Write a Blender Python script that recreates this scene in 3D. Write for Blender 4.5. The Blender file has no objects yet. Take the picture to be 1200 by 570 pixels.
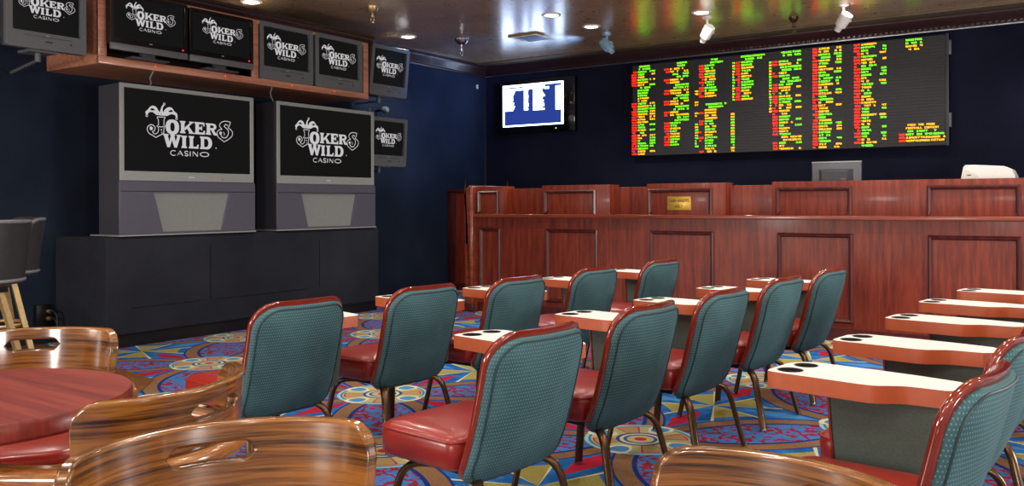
import bpy, bmesh, math, random
from mathutils import Vector, Matrix
from mathutils.geometry import tessellate_polygon
random.seed(7)
PI = math.pi
C = bpy.context.scene.collection

# ------------------------------------------------------------------ materials
def lin(c):
    return tuple(((v/255)/12.92 if v/255 <= .04045 else ((v/255+.055)/1.055)**2.4) for v in c) + (1,)

class NT:
    """small wrapper that writes shader nodes"""
    def __init__(s, name):
        s.m = bpy.data.materials.new(name); s.m.use_nodes = True
        s.t = s.m.node_tree; s.b = s.t.nodes['Principled BSDF']
    def n(s, typ, **kw):
        nd = s.t.nodes.new(typ)
        for k, v in kw.items(): setattr(nd, k, v)
        return nd
    def link(s, a, b): s.t.links.new(a, b)
    def put(s, sock, v):
        if hasattr(v, 'is_output'): s.link(v, sock)
        else: sock.default_value = v
    def math(s, op, a, b=0.0, c=0.0):
        nd = s.n('ShaderNodeMath', operation=op)
        s.put(nd.inputs[0], a); s.put(nd.inputs[1], b); s.put(nd.inputs[2], c)
        return nd.outputs[0]
    def mix(s, f, a, b):
        nd = s.n('ShaderNodeMix', data_type='RGBA')
        s.put(nd.inputs[0], f); s.put(nd.inputs[6], a); s.put(nd.inputs[7], b)
        return nd.outputs[2]
    def coords(s, scale=(1, 1, 1), kind='Object', rot=(0, 0, 0)):
        tc = s.n('ShaderNodeTexCoord'); mp = s.n('ShaderNodeMapping')
        mp.inputs['Scale'].default_value = scale; mp.inputs['Rotation'].default_value = rot
        s.link(tc.outputs[kind], mp.inputs[0]); return mp.outputs[0]
    def noise(s, vec, scale, detail=3, rough=.55):
        nd = s.n('ShaderNodeTexNoise'); s.link(vec, nd.inputs['Vector'])
        nd.inputs['Scale'].default_value = scale; nd.inputs['Detail'].default_value = detail
        nd.inputs['Roughness'].default_value = rough
        return nd.outputs['Fac']
    def ramp(s, f, stops):
        nd = s.n('ShaderNodeValToRGB'); s.put(nd.inputs[0], f)
        e = nd.color_ramp.elements
        while len(e) < len(stops): e.new(.5)
        for k, (p, col) in enumerate(stops): e[k].position = p; e[k].color = col
        return nd.outputs[0]
    def bump(s, h, strength=.3, dist=.01):
        nd = s.n('ShaderNodeBump'); s.put(nd.inputs['Height'], h)
        nd.inputs['Strength'].default_value = strength; nd.inputs['Distance'].default_value = dist
        s.link(nd.outputs[0], s.b.inputs['Normal'])

def plain(name, col, rough=.5, metal=0, spec=.5, var=.12, vscale=30, bump=0, coat=0):
    m = NT(name); v = m.coords()
    f = m.noise(v, vscale, 3)
    a = lin(col); lo = tuple(x*(1-var) for x in a[:3])+(1,); hi = tuple(min(1, x*(1+var)) for x in a[:3])+(1,)
    m.link(m.ramp(f, [(.3, lo), (.7, hi)]), m.b.inputs['Base Color'])
    m.b.inputs['Roughness'].default_value = rough; m.b.inputs['Metallic'].default_value = metal
    m.b.inputs['Specular IOR Level'].default_value = spec
    m.b.inputs['Coat Weight'].default_value = coat; m.b.inputs['Coat Roughness'].default_value = .08
    if bump: m.bump(f, bump, .004)
    return m.m

def glow(name, col, strength, spec=.5):
    m = NT(name); m.b.inputs['Base Color'].default_value = (0, 0, 0, 1)
    m.b.inputs['Emission Color'].default_value = lin(col); m.b.inputs['Emission Strength'].default_value = strength
    m.b.inputs['Roughness'].default_value = .4; m.b.inputs['Specular IOR Level'].default_value = spec
    return m.m

def grain(name, dark, mid, light, scale, rough=.3, coat=.3, dist=1.5, bump=.05, n=5, spread=.16):
    """wood with fibres running along the axis whose scale is the smallest"""
    m = NT(name); v = m.coords(scale)
    f = m.noise(v, 1.0, n, .62)
    v2 = m.coords(tuple(x*5 for x in scale)); f2 = m.noise(v2, 1.0, 2, .6)
    g = m.math('MULTIPLY_ADD', f2, .35, m.math('MULTIPLY', f, .75))
    m.link(m.ramp(g, [(.5-spread, lin(dark)), (.5, lin(mid)), (.5+spread, lin(light))]), m.b.inputs['Base Color'])
    m.b.inputs['Roughness'].default_value = rough
    m.b.inputs['Coat Weight'].default_value = coat; m.b.inputs['Coat Roughness'].default_value = .1
    if bump: m.bump(g, bump, .002)
    return m.m

def felt(name, col, var=.65):
    m = NT(name); v = m.coords()
    f = m.noise(v, 140, 4, .7); f2 = m.noise(v, 1.6, 3)
    g = m.math('MULTIPLY_ADD', f2, .5, m.math('MULTIPLY', f, .7))
    a = lin(col)
    m.link(m.ramp(g, [(.35, tuple(x*(1-var) for x in a[:3])+(1,)), (.85, tuple(x*(1+var) for x in a[:3])+(1,))]), m.b.inputs['Base Color'])
    m.b.inputs['Roughness'].default_value = .95; m.b.inputs['Specular IOR Level'].default_value = .1
    m.bump(f, .5, .004)
    return m.m

def teal_fabric():
    m = NT('teal woven fabric'); tc = m.n('ShaderNodeTexCoord')
    sp = m.n('ShaderNodeSeparateXYZ'); m.link(tc.outputs['Object'], sp.inputs[0])
    # little dots on a diagonal grid, in the y-z plane of the back
    k = 84
    a = m.math('MULTIPLY', m.math('ADD', sp.outputs[1], sp.outputs[0]), k); b = m.math('MULTIPLY', sp.outputs[2], k)
    row = m.math('MODULO', m.math('FLOOR', b), 2.0)
    fa = m.math('SUBTRACT', m.math('FRACT', m.math('MULTIPLY_ADD', row, .5, a)), .5); fb = m.math('SUBTRACT', m.math('FRACT', b), .5)
    r = m.math('SQRT', m.math('ADD', m.math('MULTIPLY', fa, fa), m.math('MULTIPLY', fb, fb)))
    dot = m.math('LESS_THAN', r, .2)
    n = m.noise(tc.outputs['Object'], 6, 3)
    base = m.ramp(n, [(.3, lin((54, 86, 94))), (.7, lin((70, 106, 113)))])
    m.link(m.mix(dot, base, lin((104, 142, 138))), m.b.inputs['Base Color'])
    m.b.inputs['Roughness'].default_value = .75; m.b.inputs['Specular IOR Level'].default_value = .25
    m.bump(dot, .2, .002)
    return m.m

def carpet():
    """quatrefoil carpet: circles of radius a about every star, overlapping in pointed ovals; medallions where the ovals meet"""
    m = NT('patterned carpet'); A = .885; th = math.radians(-2)
    tc = m.n('ShaderNodeTexCoord'); sp = m.n('ShaderNodeSeparateXYZ'); m.link(tc.outputs['Object'], sp.inputs[0])
    x = m.math('SUBTRACT', sp.outputs[0], -1.93); y = m.math('SUBTRACT', sp.outputs[1], 3.93)
    i = m.math('DIVIDE', m.math('ADD', m.math('MULTIPLY', x, math.cos(th)), m.math('MULTIPLY', y, math.sin(th))), A)
    j = m.math('DIVIDE', m.math('SUBTRACT', m.math('MULTIPLY', y, math.cos(th)), m.math('MULTIPLY', x, math.sin(th))), A)
    u = m.math('MULTIPLY', m.math('ADD', i, j), .5); v = m.math('MULTIPLY', m.math('SUBTRACT', i, j), .5)
    cu, cv = m.math('FLOOR', u), m.math('FLOOR', v)
    fu = m.math('SUBTRACT', m.math('SUBTRACT', u, cu), .5); fv = m.math('SUBTRACT', m.math('SUBTRACT', v, cv), .5)
    par = m.math('FLOORED_MODULO', m.math('ADD', cu, cv), 2.0)
    au, av = m.math('ABSOLUTE', fu), m.math('ABSOLUTE', fv)
    M, mi = m.math('MAXIMUM', au, av), m.math('MINIMUM', au, av)
    S2 = math.sqrt(2)
    d2 = m.math('MULTIPLY', m.math('SQRT', m.math('ADD', m.math('POWER', m.math('SUBTRACT', 1.0, M), 2.0), m.math('POWER', mi, 2.0))), S2)
    du, dv = m.math('SUBTRACT', .5, au), m.math('SUBTRACT', .5, av)
    dm = m.math('MULTIPLY', m.math('SQRT', m.math('ADD', m.math('POWER', du, 2.0), m.math('POWER', dv, 2.0))), S2)
    # star-local axes (along i and j)
    p = m.math('ADD', fu, fv); q = m.math('SUBTRACT', fu, fv)
    ap, aq = m.math('ABSOLUTE', p), m.math('ABSOLUTE', q)
    along = m.math('MAXIMUM', ap, aq); across = m.math('MINIMUM', ap, aq)
    isq = m.math('GREATER_THAN', aq, ap)
    # ground blue
    tex = m.noise(tc.outputs['Object'], 160, 2)
    blue = m.ramp(m.noise(tc.outputs['Object'], 9, 2), [(.35, lin((20, 82, 150))), (.65, lin((44, 112, 180)))])
    col = blue
    # diamonds in the four tips: red on one axis, pale blue on the other
    dia = m.math('LESS_THAN', m.math('ADD', m.math('DIVIDE', m.math('ABSOLUTE', m.math('SUBTRACT', along, .44)), .25), m.math('DIVIDE', across, .075)), 1.0)
    redaxis = m.math('ABSOLUTE', m.math('SUBTRACT', isq, par))
    redaxis = m.math('SUBTRACT', 1.0, redaxis)
    diac = m.mix(redaxis, lin((70, 132, 186)), lin((168, 30, 54)))
    col = m.mix(dia, col, diac)
    # yellow petals along u and v
    ratio = m.math('DIVIDE', mi, m.math('ADD', M, .0001))
    pet = m.math('MULTIPLY', m.math('LESS_THAN', ratio, .42), m.math('GREATER_THAN', m.math('SUBTRACT', d2, 1.0), .10))
    yel = m.ramp(tex, [(.35, lin((132, 122, 58))), (.65, lin((172, 160, 90)))])
    col = m.mix(pet, col, yel)
    ped = m.math('LESS_THAN', m.math('ABSOLUTE', m.math('SUBTRACT', ratio, .42)), .03)
    col = m.mix(m.math('MULTIPLY', ped, m.math('LESS_THAN', M, .28)), col, lin((206, 200, 150)))
    # the pointed ovals: scrolls of red and blue, a navy line, a tan ribbon
    w = m.n('ShaderNodeTexWave', wave_type='RINGS', rings_direction='SPHERICAL')
    vor = m.n('ShaderNodeTexVoronoi'); m.link(tc.outputs['Object'], vor.inputs['Vector']); vor.inputs['Scale'].default_value = 8.5
    ring = m.math('FRACT', m.math('ADD', m.math('MULTIPLY', vor.outputs['Distance'], 2.1), m.math('MULTIPLY', m.noise(tc.outputs['Object'], 16, 2), 2.2)))
    sw = m.math('GREATER_THAN', ring, .38)
    scroll = m.mix(sw, lin((138, 34, 54)), lin((66, 112, 172)))
    ind = m.math('SUBTRACT', 1.0, d2)
    col = m.mix(m.math('GREATER_THAN', ind, -.035), col, lin((24, 50, 118)))
    tan = m.ramp(tex, [(.35, lin((112, 82, 58))), (.65, lin((146, 108, 78)))])
    col = m.mix(m.math('GREATER_THAN', ind, -.02), col, tan)
    col = m.mix(m.math('GREATER_THAN', ind, .075), col, lin((22, 48, 116)))
    col = m.mix(m.math('GREATER_THAN', ind, .10), col, scroll)
    # medallions
    ang = m.math('ARCTAN2', m.math('SUBTRACT', m.math('MULTIPLY', m.math('SIGN', fu), du), 0.0), m.math('MULTIPLY', m.math('SIGN', fv), dv))
    def below(v_): return m.math('LESS_THAN', dm, v_)
    pet8 = m.math('COSINE', m.math('MULTIPLY', ang, 4.0))
    pet8n = m.math('MULTIPLY_ADD', pet8, .5, .5)
    for rad, cc in ((.31, (146, 190, 186)), (.288, (40, 110, 170)), (.275, (176, 168, 118))):
        col = m.mix(below(rad), col, lin(cc))
    band = m.math('MULTIPLY', below(.265), m.math('GREATER_THAN', pet8n, .72))
    col = m.mix(band, col, lin((184, 38, 58)))
    col = m.mix(m.math('MULTIPLY', below(.255), m.math('GREATER_THAN', pet8n, .8)), col, lin((168, 140, 96)))
    # four cream loops round the rim
    lp = m.math('SUBTRACT', dm, .235)
    l4 = m.math('COSINE', m.math('MULTIPLY', ang, 4.0))
    pet4 = m.math('MULTIPLY_ADD', l4, -.5, .5)
    e1 = m.math('ADD', m.math('POWER', m.math('DIVIDE', lp, .085), 2.0), m.math('POWER', m.math('DIVIDE', m.math('SUBTRACT', 1.0, pet4), .28), 2.0))
    col = m.mix(m.math('LESS_THAN', e1, 1.0), col, lin((214, 208, 168)))
    col = m.mix(m.math('LESS_THAN', e1, .4), col, lin((70, 140, 190)))
    for rad, cc in ((.135, (30, 74, 146)), (.115, (204, 198, 150)), (.095, (40, 90, 150)), (.075, (190, 170, 110)), (.035, (178, 40, 56))):
        col = m.mix(below(rad), col, lin(cc))
    # woven speckle
    hs = m.n('ShaderNodeHueSaturation'); m.link(col, hs.inputs['Color'])
    hs.inputs['Saturation'].default_value = 1.0
    m.link(m.math('MULTIPLY_ADD', m.noise(tc.outputs['Object'], 220, 2), .5, .72), hs.inputs['Value'])
    m.link(hs.outputs[0], m.b.inputs['Base Color'])
    m.b.inputs['Roughness'].default_value = .95; m.b.inputs['Specular IOR Level'].default_value = .1
    m.bump(tex, .4, .004)
    return m.m

def ceiling_mat():
    m = NT('bronze painted ceiling'); v = m.coords()
    f = m.noise(v, 1.1, 5, .65); f2 = m.noise(v, 14, 4, .7)
    g = m.math('MULTIPLY_ADD', f2, .4, m.math('MULTIPLY', f, .7))
    m.link(m.ramp(g, [(.35, lin((156, 132, 106))), (.55, lin((202, 172, 138))), (.75, lin((216, 188, 152)))]), m.b.inputs['Base Color'])
    m.b.inputs['Metallic'].default_value = .1; m.b.inputs['Coat Weight'].default_value = 1; m.b.inputs['Coat IOR'].default_value = 1.8; m.b.inputs['Coat Roughness'].default_value = .19
    m.link(m.math('MULTIPLY_ADD', f2, .2, .2), m.b.inputs['Roughness'])
    m.bump(f2, .25, .012)
    return m.m

def parquet():
    m = NT('oak parquet'); v = m.coords((1, 1, 1), rot=(0, 0, math.radians(8)))
    br = m.n('ShaderNodeTexBrick'); m.link(v, br.inputs['Vector']); br.inputs['Scale'].default_value = 7
    br.inputs['Color1'].default_value = lin((132, 84, 44)); br.inputs['Color2'].default_value = lin((104, 62, 32)); br.inputs['Mortar'].default_value = lin((58, 34, 18))
    br.inputs['Mortar Size'].default_value = .012
    f = m.noise(m.coords((60, 6, 1)), 1, 4)
    m.link(m.mix(m.math('MULTIPLY', f, .45), br.outputs['Color'], lin((166, 112, 62))), m.b.inputs['Base Color'])
    m.b.inputs['Roughness'].default_value = .35
    return m.m

WALL = felt('navy carpet wall', (31, 40, 55)); WALLB = felt('navy felt back wall', (26, 28, 46)); PLINTH = felt('charcoal carpeting', (42, 44, 52))
CARPET = carpet(); CEIL = ceiling_mat(); PARQ = parquet()
BORDER = plain('taupe border paint', (104, 90, 74), .45)
CROWN = grain('dark mahogany', (26, 14, 18), (40, 22, 26), (58, 32, 34), (2, 40, 40), .35, .3)
CHROME = plain('chrome', (190, 195, 200), .18, 1, vscale=5)
STEEL = plain('bright aluminium', (170, 172, 176), .3, 1)
COUNTER = grain('red mahogany', (74, 20, 10), (112, 37, 20), (138, 54, 31), (26, 26, 1.6), .42, .06)
MOULD = grain('mahogany moulding', (46, 12, 14), (68, 20, 20), (92, 34, 30), (20, 20, 2), .42, .1)
LEDGE = grain('mahogany ledge', (88, 30, 16), (118, 46, 28), (142, 64, 42), (1.5, 30, 30), .3, .4)
CHERRY = grain('cherry cabinet wood', (138, 84, 64), (176, 116, 90), (198, 140, 112), (30, 1.5, 30), .4, .2)
DARKIN = plain('dark cabinet inside', (36, 26, 22), .8)
OAK = grain('varnished oak', (36, 18, 6), (104, 62, 22), (144, 92, 38), (1.8, 1.8, 60), .22, .8, bump=.04, n=4, spread=.12)
OAKR = grain('oak arm rail', (84, 44, 14), (134, 80, 32), (164, 106, 50), (8, 8, 30), .22, .8)
LAMINATE = grain('red laminate', (92, 24, 20), (120, 38, 30), (142, 56, 44), (1.0, 14, 6), .38, .05, bump=0)
VINYL = plain('red vinyl', (146, 34, 24), .3, spec=.6, vscale=9, coat=.15)
RIMV = plain('red vinyl edging', (122, 36, 20), .13, spec=.7, vscale=9, coat=.5)
TEAL = teal_fabric(); PIPING = plain('dark teal piping', (34, 58, 62), .5)
ARMF = felt('grey green upholstery', (84, 94, 88), .2)
BRONZE = plain('bronze metal', (92, 70, 50), .3, .85); DARKM = plain('black metal', (24, 22, 22), .4, .5)
WHITEL = plain('white laminate', (244, 243, 238), .35, var=.02); COPPER = plain('terracotta edging', (184, 92, 56), .35, var=.05)
HOLE = plain('dull black plastic', (8, 8, 8), .9, spec=.1)
BLACK = plain('black plastic', (14, 14, 15), .35); GLOSSB = plain('gloss black plastic', (10, 10, 13), .08, spec=.7)
TVGREY = plain('grey tv plastic', (96, 100, 104), .4, var=.04); TVDARK = plain('dark tv plastic', (62, 63, 70), .5, var=.05); SILVER = plain('silver plastic', (150, 155, 154), .35, .1, var=.03)
MAUVE = plain('mauve grey plastic', (80, 80, 95), .5, var=.04); GRILLE = plain('grey speaker cloth', (126, 131, 129), .7, var=.05)
SCREEN = glow('dark screen', (19, 19, 19), 1, .06); LOGO = glow('pale screen lettering', (206, 202, 204), .92, .06)
REDLED = glow('red indicator', (255, 30, 40), 3); GREENLED = glow('green indicator', (120, 255, 40), 3)
LRED = glow('red figures', (255, 34, 10), 3.0); LYEL = glow('amber figures', (255, 176, 8), 2.4); LGRN = glow('green figures', (112, 240, 16), 2.3)
LBLUE = glow('blue screen', (40, 64, 150), 1.0); LWHITE = glow('white screen cells', (196, 218, 255), 6.5)
LAMP = glow('lamp lens', (255, 246, 226), 14); BLUELENS = glow('blue lamp lens', (90, 150, 255), 12)
BRASS = plain('polished brass', (204, 180, 130), .42, .9); GOLD = plain('gold plate', (196, 158, 60), .35, .5)
STOOLV = plain('charcoal vinyl', (46, 46, 48), .4); PIPEV = plain('grey welt', (112, 112, 116), .35)
WHITEP = plain('white painted metal', (236, 236, 232), .3, var=.02); BEIGE = plain('off white plastic', (226, 226, 214), .4, var=.02)
CABLE = plain('grey cable', (120, 122, 128), .5); BLACKC = plain('black cable', (16, 16, 17), .45)
BOARD = plain('dark grey board face', (42, 42, 46), .5); INK = plain('dark engraving', (60, 36, 12), .6)

# ------------------------------------------------------------------ mesh helpers
class MB:
    def __init__(s): s.bm = bmesh.new(); s.mi = 0
    def v(s, p): return s.bm.verts.new(p)
    def f(s, vs):
        try: fc = s.bm.faces.new(vs)
        except ValueError: return None
        fc.material_index = s.mi; fc.smooth = True
        return fc
    def box(s, x0, x1, y0, y1, z0, z1, r=0, seg=2):
        t = bmesh.new(); bmesh.ops.create_cube(t, size=1)
        for v in t.verts: v.co = Vector(((x0+x1)/2 + v.co.x*(x1-x0), (y0+y1)/2 + v.co.y*(y1-y0), (z0+z1)/2 + v.co.z*(z1-z0)))
        if r: bmesh.ops.bevel(t, geom=list(t.edges), offset=r, segments=seg, profile=.5, affect='EDGES')
        s.merge(t); return s
    def merge(s, t, mat=None):
        mp = {}
        for v in t.verts: mp[v] = s.v(mat @ v.co if mat else v.co)
        for f in t.faces: s.f([mp[v] for v in f.verts])
        t.free()
    def loft(s, rings, cap0=True, cap1=True, closed=True):
        R = [[s.v(p) for p in r] for r in rings]; n = len(R[0])
        for a, b in zip(R, R[1:]):
            for k in range(n if closed else n-1):
                s.f([a[k], a[(k+1) % n], b[(k+1) % n], b[k]])
        for on, r, src in ((cap0, R[0], rings[0]), (cap1, R[-1], rings[-1])):
            if on:
                c = s.v(sum((Vector(p) for p in src), Vector())/n)
                for k in range(n): s.f([r[k], r[(k+1) % n], c])
        return s
    def tube(s, path, r, n=10, ry=None, closed=False, up=None, caps=True):
        P = [Vector(p) for p in path]; m = len(P); rings = []
        prev = None
        for k in range(m):
            if closed: d = P[(k+1) % m]-P[k-1]
            else: d = P[min(k+1, m-1)]-P[max(k-1, 0)]
            d.normalize()
            if up is not None: a = Vector(up).cross(d)
            elif prev is None:
                a = d.cross(Vector((0, 0, 1)) if abs(d.z) < .9 else Vector((1, 0, 0)))
            else: a = prev - d*prev.dot(d)
            if a.length < 1e-6: a = d.cross(Vector((1, 0, 0)))
            a.normalize(); prev = a; b = d.cross(a).normalized()
            rr = r[k] if isinstance(r, (list, tuple)) else r
            r2 = rr if ry is None else ry
            rings.append([P[k]+a*math.cos(t)*rr+b*math.sin(t)*r2 for t in (2*PI*q/n for q in range(n))])
        if closed: rings.append(rings[0])
        return s.loft(rings, caps and not closed, caps and not closed)
    def lathe(s, prof, n=28, c=(0, 0, 0), axis=None):
        mt = Matrix.Translation(Vector(c))
        if axis is not None: mt = mt @ Vector((0, 0, 1)).rotation_difference(Vector(axis)).to_matrix().to_4x4()
        rings = [[mt @ Vector((r*math.cos(2*PI*k/n), r*math.sin(2*PI*k/n), z)) for k in range(n)] for r, z in prof]
        return s.loft(rings)
    def prism(s, out, lo, hi, fn, holes=(), side_mi=None, hole_mi=None):
        """extrude a 2-D outline; fn(u, v, w) gives the 3-D point"""
        loops = [list(out)]+[list(h) for h in holes]
        flat = [p for l in loops for p in l]
        tris = tessellate_polygon([[Vector((p[0], p[1], 0)) for p in l] for l in loops])
        A = [s.v(fn(p[0], p[1], lo)) for p in flat]; B = [s.v(fn(p[0], p[1], hi)) for p in flat]
        for t in tris:
            s.f([A[k] for k in t]); s.f([B[k] for k in reversed(t)])
        keep = s.mi; o = 0
        for li, l in enumerate(loops):
            m_ = side_mi if li == 0 else hole_mi
            if m_ is not None: s.mi = m_
            n = len(l)
            for k in range(n): s.f([A[o+k], A[o+(k+1) % n], B[o+(k+1) % n], B[o+k]])
            o += n; s.mi = keep
        return s
    def poly(s, pts, holes=()):
        loops = [[Vector(p) for p in pts]]+[[Vector(p) for p in h] for h in holes]
        V = [s.v(p) for l in loops for p in l]
        for t in tessellate_polygon(loops): s.f([V[k] for k in t])
        return s
    def quad(s, a, b, c, d): s.f([s.v(a), s.v(b), s.v(c), s.v(d)]); return s
    def build(s, name, mats, parent=None, loc=(0, 0, 0), sharp=40, bevel=0, recalc=True, weld=0):
        if weld: bmesh.ops.remove_doubles(s.bm, verts=s.bm.verts, dist=weld)
        if recalc: bmesh.ops.recalc_face_normals(s.bm, faces=s.bm.faces)
        me = bpy.data.meshes.new(name); s.bm.to_mesh(me); s.bm.free()
        for m in (mats if isinstance(mats, (list, tuple)) else [mats]): me.materials.append(m)
        me.set_sharp_from_angle(angle=math.radians(sharp))
        o = bpy.data.objects.new(name, me); C.objects.link(o); o.location = loc
        if parent: o.parent = parent
        if bevel:
            b = o.modifiers.new('soft edges', 'BEVEL'); b.width = bevel; b.segments = 2; b.limit_method = 'ANGLE'; b.angle_limit = math.radians(40)
        return o

def rrect(cx, cy, hx, hy, r, n=6):
    out = []
    for sx, sy, a0 in ((1, 1, 0), (-1, 1, 90), (-1, -1, 180), (1, -1, 270)):
        for k in range(n+1):
            a = math.radians(a0+90*k/n)
            out.append((cx+sx*(hx-r)+r*math.cos(a), cy+sy*(hy-r)+r*math.sin(a)))
    return out

def tag(o, label, cat, group=None):
    o['label'] = label; o['category'] = cat
    if group: o['group'] = group
    return o
def thing(name, label, cat, loc=(0, 0, 0), rz=0, group=None):
    o = bpy.data.objects.new(name, None); C.objects.link(o); o.location = loc; o.rotation_euler = (0, 0, rz)
    o.empty_display_size = .1
    return tag(o, label, cat, group)
def struct(o): o['kind'] = 'structure'; return o
def copy_tree(o, parent=None):
    c = o.copy(); C.objects.link(c)
    if parent: c.parent = parent
    for ch in list(o.children): copy_tree(ch, c)
    return c

# ------------------------------------------------------------------ the room
WX, WY, CZ = -7.4, 10.13, 3.10
b = MB(); b.quad((-7.6, -2.5, 0), (3.5, -2.5, 0), (3.5, WY+.1, 0), (-7.6, WY+.1, 0)); struct(b.build('floor', CARPET))
b = MB(); b.prism([(WX, 3.80), (-5.25, 3.46), (-4.2, 2.38), (-1.6, -.3), (-1.6, -2.5), (WX, -2.5)], .0, .006, lambda u, v, w: (u, v, w)); struct(b.build('floor_parquet', PARQ))
b = MB(); b.box(-7.6, 3.5, -2.5, WY+.2, CZ, CZ+.1); struct(b.build('ceiling', CEIL))
b = MB(); b.box(WX-.2, WX, -2.5, WY+.2, 0, CZ); struct(b.build('wall_left', WALL))
b = MB(); b.box(WX-.2, 3.5, WY, WY+.2, 0, CZ); struct(b.build('wall_back', WALLB))
# crown moulding: stepped profile (distance from wall, height)
crown = [(0, 2.945), (.028, 2.945), (.032, 2.965), (.045, 2.972), (.05, 2.985), (.075, 3.01), (.082, 3.03), (.105, 3.05), (.11, 3.075), (.13, 3.08), (.132, 3.10), (0, 3.10)]
b = MB(); b.prism(crown, -2.5, WY, lambda u, v, w: (WX+u, w, v)); struct(b.build('trim_left', CROWN))
b = MB(); b.prism(crown, WX, 3.5, lambda u, v, w: (w, WY-u, v))
for k in range(150):                                                    # bead moulding along the crown
    x = WX+.2+k*.055
    b.box(x, x+.028, WY-.052, WY-.028, 2.962, 2.984)
struct(b.build('trim_back', CROWN))
b = MB(); b.box(WX+.03, 3.5, WY-.05, WY-.03, 2.938, 2.956, .004); struct(b.build('trim_rail', STEEL))
b = MB(); b.box(WX, 3.5, WY-.36, WY, 3.078, 3.101, .006); struct(b.build('trim_border', BORDER))
b = MB(); b.box(WX, WX+.022, WY-.022, WY, 0, 2.945, .004); struct(b.build('trim_corner', STEEL))

# ------------------------------------------------------------------ lettering
def ribbon(b, pts, w, fn, closed=False):
    P = [Vector((p[0], p[1])) for p in pts]; n = len(P); L, R = [], []
    for k in range(n):
        d = P[min(k+1, n-1)]-P[max(k-1, 0)] if not closed else P[(k+1) % n]-P[k-1]
        d.normalize(); nrm = Vector((-d.y, d.x))*w/2
        L.append(b.v(fn(*(P[k]+nrm)))); R.append(b.v(fn(*(P[k]-nrm))))
    for k in range(n if closed else n-1):
        q = (k+1) % n; b.f([L[k], L[q], R[q], R[k]])
def smooth(pts, n=4, closed=False):
    P = [Vector((p[0], p[1])) for p in pts]; m = len(P); out = []
    for k in range(m if closed else m-1):
        p0, p1, p2, p3 = (P[(k-1) % m], P[k], P[(k+1) % m], P[(k+2) % m]) if closed else (P[max(k-1, 0)], P[k], P[k+1], P[min(k+2, m-1)])
        for t in (q/n for q in range(n)):
            out.append(.5*((2*p1)+(p2-p0)*t+(2*p0-5*p1+4*p2-p3)*t*t+(3*p1-p0-3*p2+p3)*t**3))
    if not closed: out.append(P[-1])
    return [tuple(p) for p in out]
def ell(cx, cy, rx, ry, n=24, e=2.0):
    o = []
    for k in range(n):
        c_, s_ = math.cos(2*PI*k/n), math.sin(2*PI*k/n)
        o.append((cx+rx*math.copysign(abs(c_)**(2/e), c_), cy+ry*math.copysign(abs(s_)**(2/e), s_)))
    return o

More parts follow.
